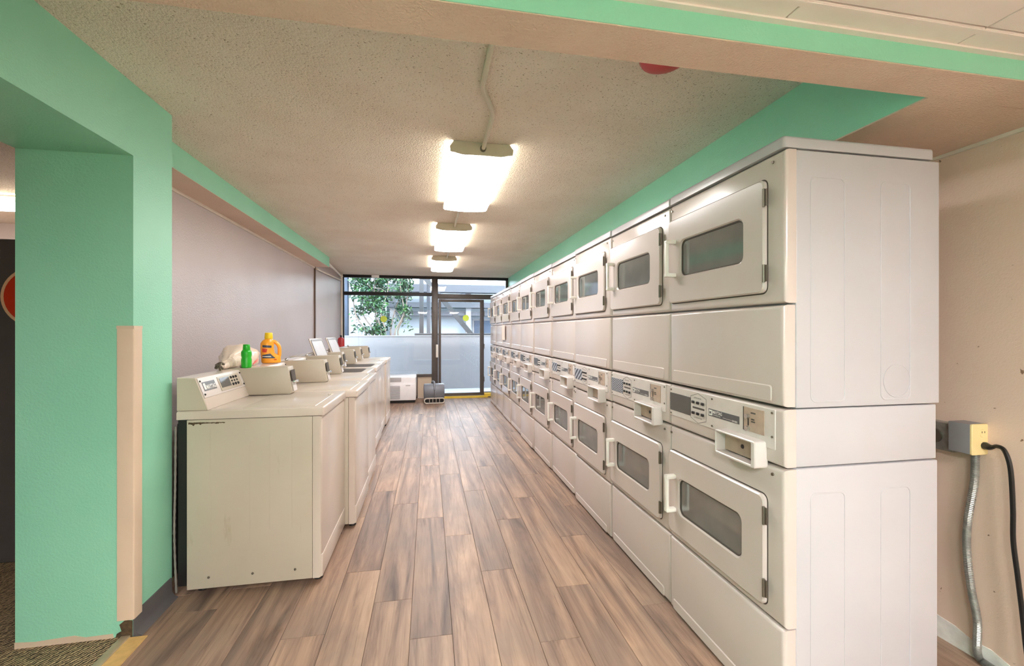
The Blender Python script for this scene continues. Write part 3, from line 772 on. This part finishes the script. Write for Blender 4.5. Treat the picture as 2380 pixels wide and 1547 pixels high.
# plastic bag
bm = bmesh.new(); bmesh.ops.create_icosphere(bm, subdivisions=4, radius=1)
from mathutils import noise as mn
for v_ in bm.verts:
    p = v_.co.copy(); n1 = mn.noise(p * 1.7 + Vector((3, 1, 7))); n2 = abs(mn.noise(p * 5 + Vector((9, 2, 1))))
    s_ = 1 + .20 * n1 + .10 * n2 + .05 * abs(mn.noise(p * 11))
    q = Vector((p.x * .10, p.y * .165, p.z * .085)) * s_
    tw = max(0, -p.y - .55)
    q.x *= 1 - 1.3 * min(tw, .4); q.z *= 1 - 1.6 * min(tw, .4); q.y -= tw * .18; q.x += .04 * tw
    q.z = max(q.z, -.052) + .052 - .02 * max(0, tw) 
    v_.co = Vector((q.x, q.y, max(q.z, 0)))
t = obj('plastic_bag', bm, 'bag_plastic', label='knotted translucent pinkish plastic bag lying on the washer consoles', cat='bag', loc=(-1.225, 3.18, 1.080))
bm = bmesh.new(); pts = spline([(.02, -.10, .045), (.015, -.17, .03), (.02, -.25, .022), (.025, -.31, .016), (.03, -.345, .02)], 6)
tube(bm, pts, [.052 * max(.2, (1 - i / 22)) + .004 * math.sin(i * 2.1) for i in range(len(pts))], 14)
for v_ in bm.verts:
    v_.co += Vector((1, .3, 1)) * .007 * mn.noise(v_.co * 55); v_.co.z = max(v_.co.z, .001)
obj('twisted_neck', bm, 'bag_plastic', t)
bm = bmesh.new(); tube(bm, spline([(.092, -.02, .012), (.098, .02, .03), (.092, .05, .042)], 4), [.004, .005, .006, .007, .007, .007, .006, .005, .003], 6); obj('red_print', bm, 'bag_red', t)
# crumpled dark tie at the bag's end
bm = bmesh.new()
for i in range(7):
    a = random.random() * 6.3; b_ = random.random() * 6.3
    p0 = Vector((.022 * math.cos(a), .03 * math.sin(a), .006 + .03 * random.random())); p1 = Vector((.022 * math.cos(b_), .03 * math.sin(b_), .006 + .03 * random.random()))
    tube(bm, spline([p0, (p0 + p1) / 2 + Vector((0, 0, .012)), p1], 4), .006, 6)
obj('key_bunch', bm, 'screw_metal', label='small crumpled dark grey bunch beside the plastic bag', cat='trinket', loc=(-1.178, 2.80, 1.079))

# ------------------------------------------------------------------ right wall outlet, cables
t = thing('outlet_box', 'cream outlet cover on a grey wall box with a black plug', 'outlet', (2.112, 1.39, .885))
B('box_body', 'box_grey', -.042, .038, -.035, .04, -.058, .06, t, r=.003)
bm = bmesh.new(); ringed(bm, rr(-.042, .038, -.060, .061, .006, 3), None, -.041, -.034, .002, pos=lambda a, b, x: (a, x, b)); cv = obj('cover_plate', bm, 'outlet_cream', t)
for z in (.024, -.022):
    bm = bmesh.new(); ringed(bm, [(.012 + .016 * math.cos(a * PI / 10), z + .016 * math.sin(a * PI / 10)) for a in range(20)], None, -.0425, -.040, .0006, pos=lambda a, b, x: (a, x, b)); rc = obj('receptacle', bm, 'outlet_cream', cv)
    B('slot', 'black', .004, .0062, -.0432, -.042, z + .002, z + .009, rc); B('slot', 'black', .017, .0192, -.0432, -.042, z + .002, z + .009, rc)
t = thing('junction_box', 'galvanized steel junction box behind the outlet cover', 'junction box', (2.125, 1.49, .87))
B('box_body', 'galvanized', -.022, .025, -.055, .045, -.058, .058, t, r=.004)
bm = bmesh.new(); disc_x(bm, .012, .0, .03, -.03, -.02, 20); obj('knockout', bm, 'screw_metal', t)
for y, z in ((-.045, .045), (-.045, -.045)):
    bm = bmesh.new(); disc_x(bm, y, z, .006, -.026, -.02, 8); obj('screw', bm, 'chrome', t)
bm = bmesh.new()
pts = spline([(2.122, 1.372, .828), (2.122, 1.376, .71), (2.122, 1.397, .55), (2.122, 1.400, .43), (2.122, 1.386, .285), (2.122, 1.366, .17), (2.122, 1.365, .04), (2.128, 1.335, .015), (2.132, 1.25, .015), (2.132, 1.0, .015)], 44)
tube(bm, pts, [.0115 + .0026 * (i % 2) for i in range(len(pts))], 8)
obj('flexible_conduit', bm, 'galvanized', label='ribbed steel flexible conduit running down the wall from the outlet box', cat='conduit')
bm = bmesh.new()
pts = spline([(2.118, 1.32, .862), (2.115, 1.30, .872), (2.11, 1.275, .862), (2.105, 1.255, .80), (2.105, 1.248, .66), (2.105, 1.247, .54), (2.105, 1.235, .42), (2.105, 1.222, .29), (2.10, 1.205, .14), (2.08, 1.17, .014), (2.03, 1.0, .009)], 8)
tube(bm, pts, .0075, 8)
t = obj('power_cord', bm, 'cord_black', label='black power cord plugged into the cream wall outlet', cat='cord')
bm = bmesh.new(); tube(bm, [(2.126, 1.348, .863), (2.124, 1.342, .863), (2.120, 1.325, .862), (2.117, 1.312, .866)], [.013, .015, .011, .007], 10); obj('plug', bm, 'cord_black', t)
bm = bmesh.new(); up = [1.62, 1.57, 1.52, 1.46, 1.40, 1.34, 1.27, 1.2]
hh = [.085, .105, .09, .085, .065, .07, .045, .03]
prism(bm, [(y, 0) for y in up] + [(y, h_) for y, h_ in zip(up[::-1], hh[::-1])], 'x', XR - .003, XR)
obj('trim_15', bm, 'plaster', **st)

# ------------------------------------------------------------------ far end: air conditioner, blower, pipes
t = thing('air_conditioner', 'white through-wall air conditioner under the window', 'air conditioner', (-.57, 8.2, .05))
B('casing', 'ptac_white', -.42, .34, 0, .55, 0, .42, t, r=.02)
B('front_cover', 'ptac_white', -.42, .34, -.018, .004, 0, .30, t, r=.012)
B('control_flap', 'ptac_slat', -.13, .08, -.006, .03, .335, .415, t, r=.005)
B('badge', 'ptac_slat', .16, .24, -.022, -.016, .262, .275, t)
for i in range(12): B('grille_slat', 'ptac_slat', -.34, .06, -.028, -.016, .035 + i * .02, .045 + i * .02, t)
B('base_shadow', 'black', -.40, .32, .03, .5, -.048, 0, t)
t = thing('floor_blower', 'grey drum-shaped floor blower with carry handle by the door', 'blower', (.10, 8.02, 0), rz=.05)
bm = bmesh.new()
for rr_, x0, x1 in ((.14, -.185, .185),):
    n = 28; prof = [(-.185, .10), (-.18, .13), (-.165, .14), (.165, .14), (.18, .13), (.185, .10)]
    rings = [[bm.verts.new((x, .14 + r_ * math.cos(2 * PI * k / n), .21 + r_ * math.sin(2 * PI * k / n))) for k in range(n)] for x, r_ in prof]
    for A, Bq in zip(rings, rings[1:]):
        for k in range(n): bm.faces.new((A[k], A[(k + 1) % n], Bq[(k + 1) % n], Bq[k]))
    bm.faces.new(rings[0][::-1]); bm.faces.new(rings[-1])
obj('drum', bm, 'blower_grey', t)
bm = bmesh.new(); ringed(bm, rr(-.185, .185, .004, .105, .045, 5), rr(-.168, .168, .018, .09, .034, 5), -.02, .16, .004, pos=lambda a, b, x: (a, x, b)); sn = obj('outlet_snout', bm, 'blower_beige', t)
B('dark_throat', 'black', -.166, .166, .05, .06, .02, .088, sn)
for x in (-.09, -.03, .03, .09): B('grille_bar', 'blower_beige', x - .004, x + .004, -.012, -.004, .016, .092, sn)
bm = bmesh.new(); tube(bm, spline([(.0, .0, .25), (.0, .02, .32), (.0, .08, .375), (-.02, .15, .385), (-.03, .22, .36), (-.03, .26, .29)], 6), .017, 10); obj('handle', bm, 'blower_grey', t)
B('seam_band', 'base_grey', -.006, .006, -.003, .02, .10, .26, t)
# sprinkler pipe, conduit drop
bm = bmesh.new(); tube(bm, [(-1.44, 6.775, 2.30), (-1.56, 8.40, 2.30)], .016, 10); tube(bm, [(-1.56, 8.38, 2.30), (-1.56, 8.47, 2.30)], .026, 10); obj('sprinkler_pipe', bm, 'pipe_white', label='white pipe under the ceiling from the green soffit to the window corner', cat='pipe')
bm = bmesh.new(); tube(bm, [(-1.59, 6.775, 2.20), (-1.59, 8.55, 2.24)], .014, 8); obj('wall_pipe', bm, 'pipe_white', label='white pipe along the wall just below the sprinkler pipe', cat='pipe')
bm = bmesh.new(); tube(bm, [(-1.575, 8.55, 2.355), (-1.575, 8.55, .95)], .018, 10); obj('drop_pipe', bm, 'pipe_white', label='vertical white pipe in the window corner', cat='pipe')
t = thing('motion_sensor', 'small white sensor on the window head', 'sensor', (-1.0, 8.735, 2.345))
bm = bmesh.new(); rbox(bm, -.07, .07, -.02, .012, -.028, .024, .008); obj('sensor_body', bm, 'ptac_white', t)
bm = bmesh.new(); tube(bm, spline([(-.04, -.005, -.02), (-.02, -.005, -.06), (.03, -.005, -.06), (.055, -.005, -.02)], 5), .004, 6); obj('wire', bm, 'ptac_white', t)
t = thing('fire_extinguisher', 'red fire extinguisher on the wall near the window corner', 'fire extinguisher', (-1.53, 8.25, .98))
bm = bmesh.new(); lathe(bm, [(.05, 0), (.058, .01), (.058, .17), (.045, .20), (.02, .215)], 18); obj('cylinder', bm, 'red_enamel', t)
bm = bmesh.new(); lathe(bm, [(.016, .21), (.016, .24)], 10); rbox(bm, -.012, .012, -.05, .02, .235, .25, .003); obj('valve', bm, 'black', t)

# ------------------------------------------------------------------ seen through the green opening
t = thing('vending_machine', 'dark grey machine with a round red emblem beyond the green opening', 'vending machine', (-2.75, 2.96, .006))
B('machine_body', 'machine_dark', -.5, .62, 0, .75, 0, 1.82, t, r=.008)
bm = bmesh.new(); prism(bm, [(.57 + .172 * math.cos(a * PI / 24) * 1, 1.495 + .172 * math.sin(a * PI / 24)) for a in range(48)], 'y', -.010, .001); em = obj('emblem_ring', bm, 'sign_cream', t)
bm = bmesh.new(); prism(bm, [(.57 + .155 * math.cos(a * PI / 24) * 1, 1.495 + .155 * math.sin(a * PI / 24)) for a in range(48)], 'y', -.013, -.008); obj('emblem_disc', bm, 'sign_red', em)

# ------------------------------------------------------------------ outside
B('floor_outside', 'concrete', -9, 10, YW + .05, 26, -.15, -.02, **st)
pw = B('wall_planter', 'outside_white', -6, 7, 10.2, 10.36, -.02, 1.175, **st)
B('coping', 'outside_white', -6, 7, 10.19, 10.40, 1.175, 1.20, pw, r=.005)
B('wall_outside_end', 'outside_blue', -6.0, -1.2, 13.0, 13.2, 0, 5.0, **st)
B('porch_pillar', 'outside_bluegrey', -2.12, -1.86, 10.8, 11.0, 1.12, 3.2, r=.01, label='blue-grey pillar outside at the window corner', cat='pillar')
B('metal_post', 'outside_dark', -.22, -.12, 10.6, 10.7, 1.12, 3.2, r=.006, label='dark square metal post outside beside the tree', cat='post')
B('floor_planter', 'bark', -6, 7, 10.36, 11.6, -.02, 1.12, **st)
bm = bmesh.new(); tube(bm, [(.0, 10.98, 1.12), (.0, 10.98, 3.2)], .05, 14); obj('downpipe', bm, 'outside_grey', label='grey round downpipe behind the dark metal post', cat='pipe')
B('rail_bar', 'outside_dark', -.32, 4.5, 10.28, 10.34, 1.20, 1.25, r=.005, label='dark horizontal rail on top of the white planter wall', cat='rail')
bm = bmesh.new(); prism(bm, [(-.12, 2.51), (-.12, 2.68), (1.16, 1.12), (1.02, 1.12)], 'y', 10.6, 10.7); obj('diagonal_brace', bm, 'outside_dark', label='dark diagonal brace seen through the glass door', cat='brace')
t = thing('neighbour_building', 'pale building with stacked balcony bands across the yard', 'building', (0, 15.2, -.02))
B('facade', 'outside_blue', -4, 9, .6, .9, 0, 3.0, t)
for z0, z1, y in ((2.62, 2.87, -.3), (2.12, 2.29, 0), (1.85, 1.99, .2)):
    B('balcony_slab', 'outside_grey', -4, 9, y, y + .5, z0, z1, t)
for x in (1.9, 2.7, 3.6):
    f = B('window', 'outside_white', x - .36, x + .36, .56, .6, .9, 1.75, t); B('window_pane', 'outside_bluegrey', x - .30, x + .30, .545, .56, .96, 1.69, f)
for x in (-1.2, 1.35, 4.5): B('column', 'outside_white', x - .09, x + .09, .1, .3, 0, 3.0, t)
# tree
t = thing('garden_tree', 'leafy green multi-stem tree growing behind the white planter wall', 'tree', (-1.07, 11.0, 1.12))
tips = []
for i in range(8):
    bx = (i - 3.5) * .11 + random.uniform(-.03, .03); by = random.uniform(-.1, .15)
    cl = lambda v: max(-.68, min(.66, v))
    p = [(bx, by, 0), (bx + random.uniform(-.05, .05), by, .22), (cl(bx * 1.4 + random.uniform(-.12, .12)), by + random.uniform(-.08, .08), .62), (cl(bx * 1.7 + random.uniform(-.15, .15)), by + random.uniform(-.15, .15), 1.2), (cl(bx * 1.9 + random.uniform(-.15, .15)), by + random.uniform(-.2, .1), 1.8)]
    s_ = spline(p, 5); bm = bmesh.new(); tube(bm, s_, [max(.006, .024 - .0009 * q) for q in range(len(s_))], 7); obj('stem', bm, 'bark', t)
    tips += s_[8:]
    for _ in range(3):
        q = s_[random.randrange(6, len(s_) - 3)]; e = q + Vector((random.uniform(-.3, .3), random.uniform(-.2, .2), random.uniform(.1, .4))); e.x = cl(e.x)
        bm = bmesh.new(); tube(bm, spline([q, (q + e) / 2 + Vector((0, 0, .05)), e], 4), .006, 5); obj('twig', bm, 'bark', t); tips += [e, (q + e) / 2]
verts, faces = [], []
def leaf(p, L):
    d = Vector((random.gauss(0, 1), random.gauss(0, .8), random.gauss(-.3, .7))).normalized(); s_ = d.cross(Vector((random.gauss(0, 1), random.gauss(0, 1), random.gauss(0, 1)))).normalized() * L * .24
    b0 = len(verts); up_ = d.cross(s_).normalized() * L * .06
    verts.extend([p, p + d * L * .45 + s_ + up_, p + d * L, p + d * L * .45 - s_ + up_]); faces.append((b0, b0 + 1, b0 + 2)); faces.append((b0, b0 + 2, b0 + 3))
for _ in range(17000):
    z = random.uniform(.12, 1.8); w_ = .30 + .30 * min(1, max(0, (z - .15) / .7))
    x = random.gauss(-.02, w_)
    if z < .6 and random.random() < .55: continue
    q = Vector((x, random.gauss(.05, .2), z))
    if abs(x + .03) > .70 or abs(q.y) > .3: continue
    if mn.noise(q * 3.0 + Vector((5, 5, 2))) < (.06 if z < .95 else -.10): continue
    leaf(q, random.uniform(.06, .115))
me = bpy.data.meshes.new('foliage'); me.from_pydata([tuple(v_) for v_ in verts], [], faces); me.materials.append(MATS['leaf'])
o = bpy.data.objects.new('foliage', me); C.objects.link(o); o.parent = t; o['kind'] = 'stuff'
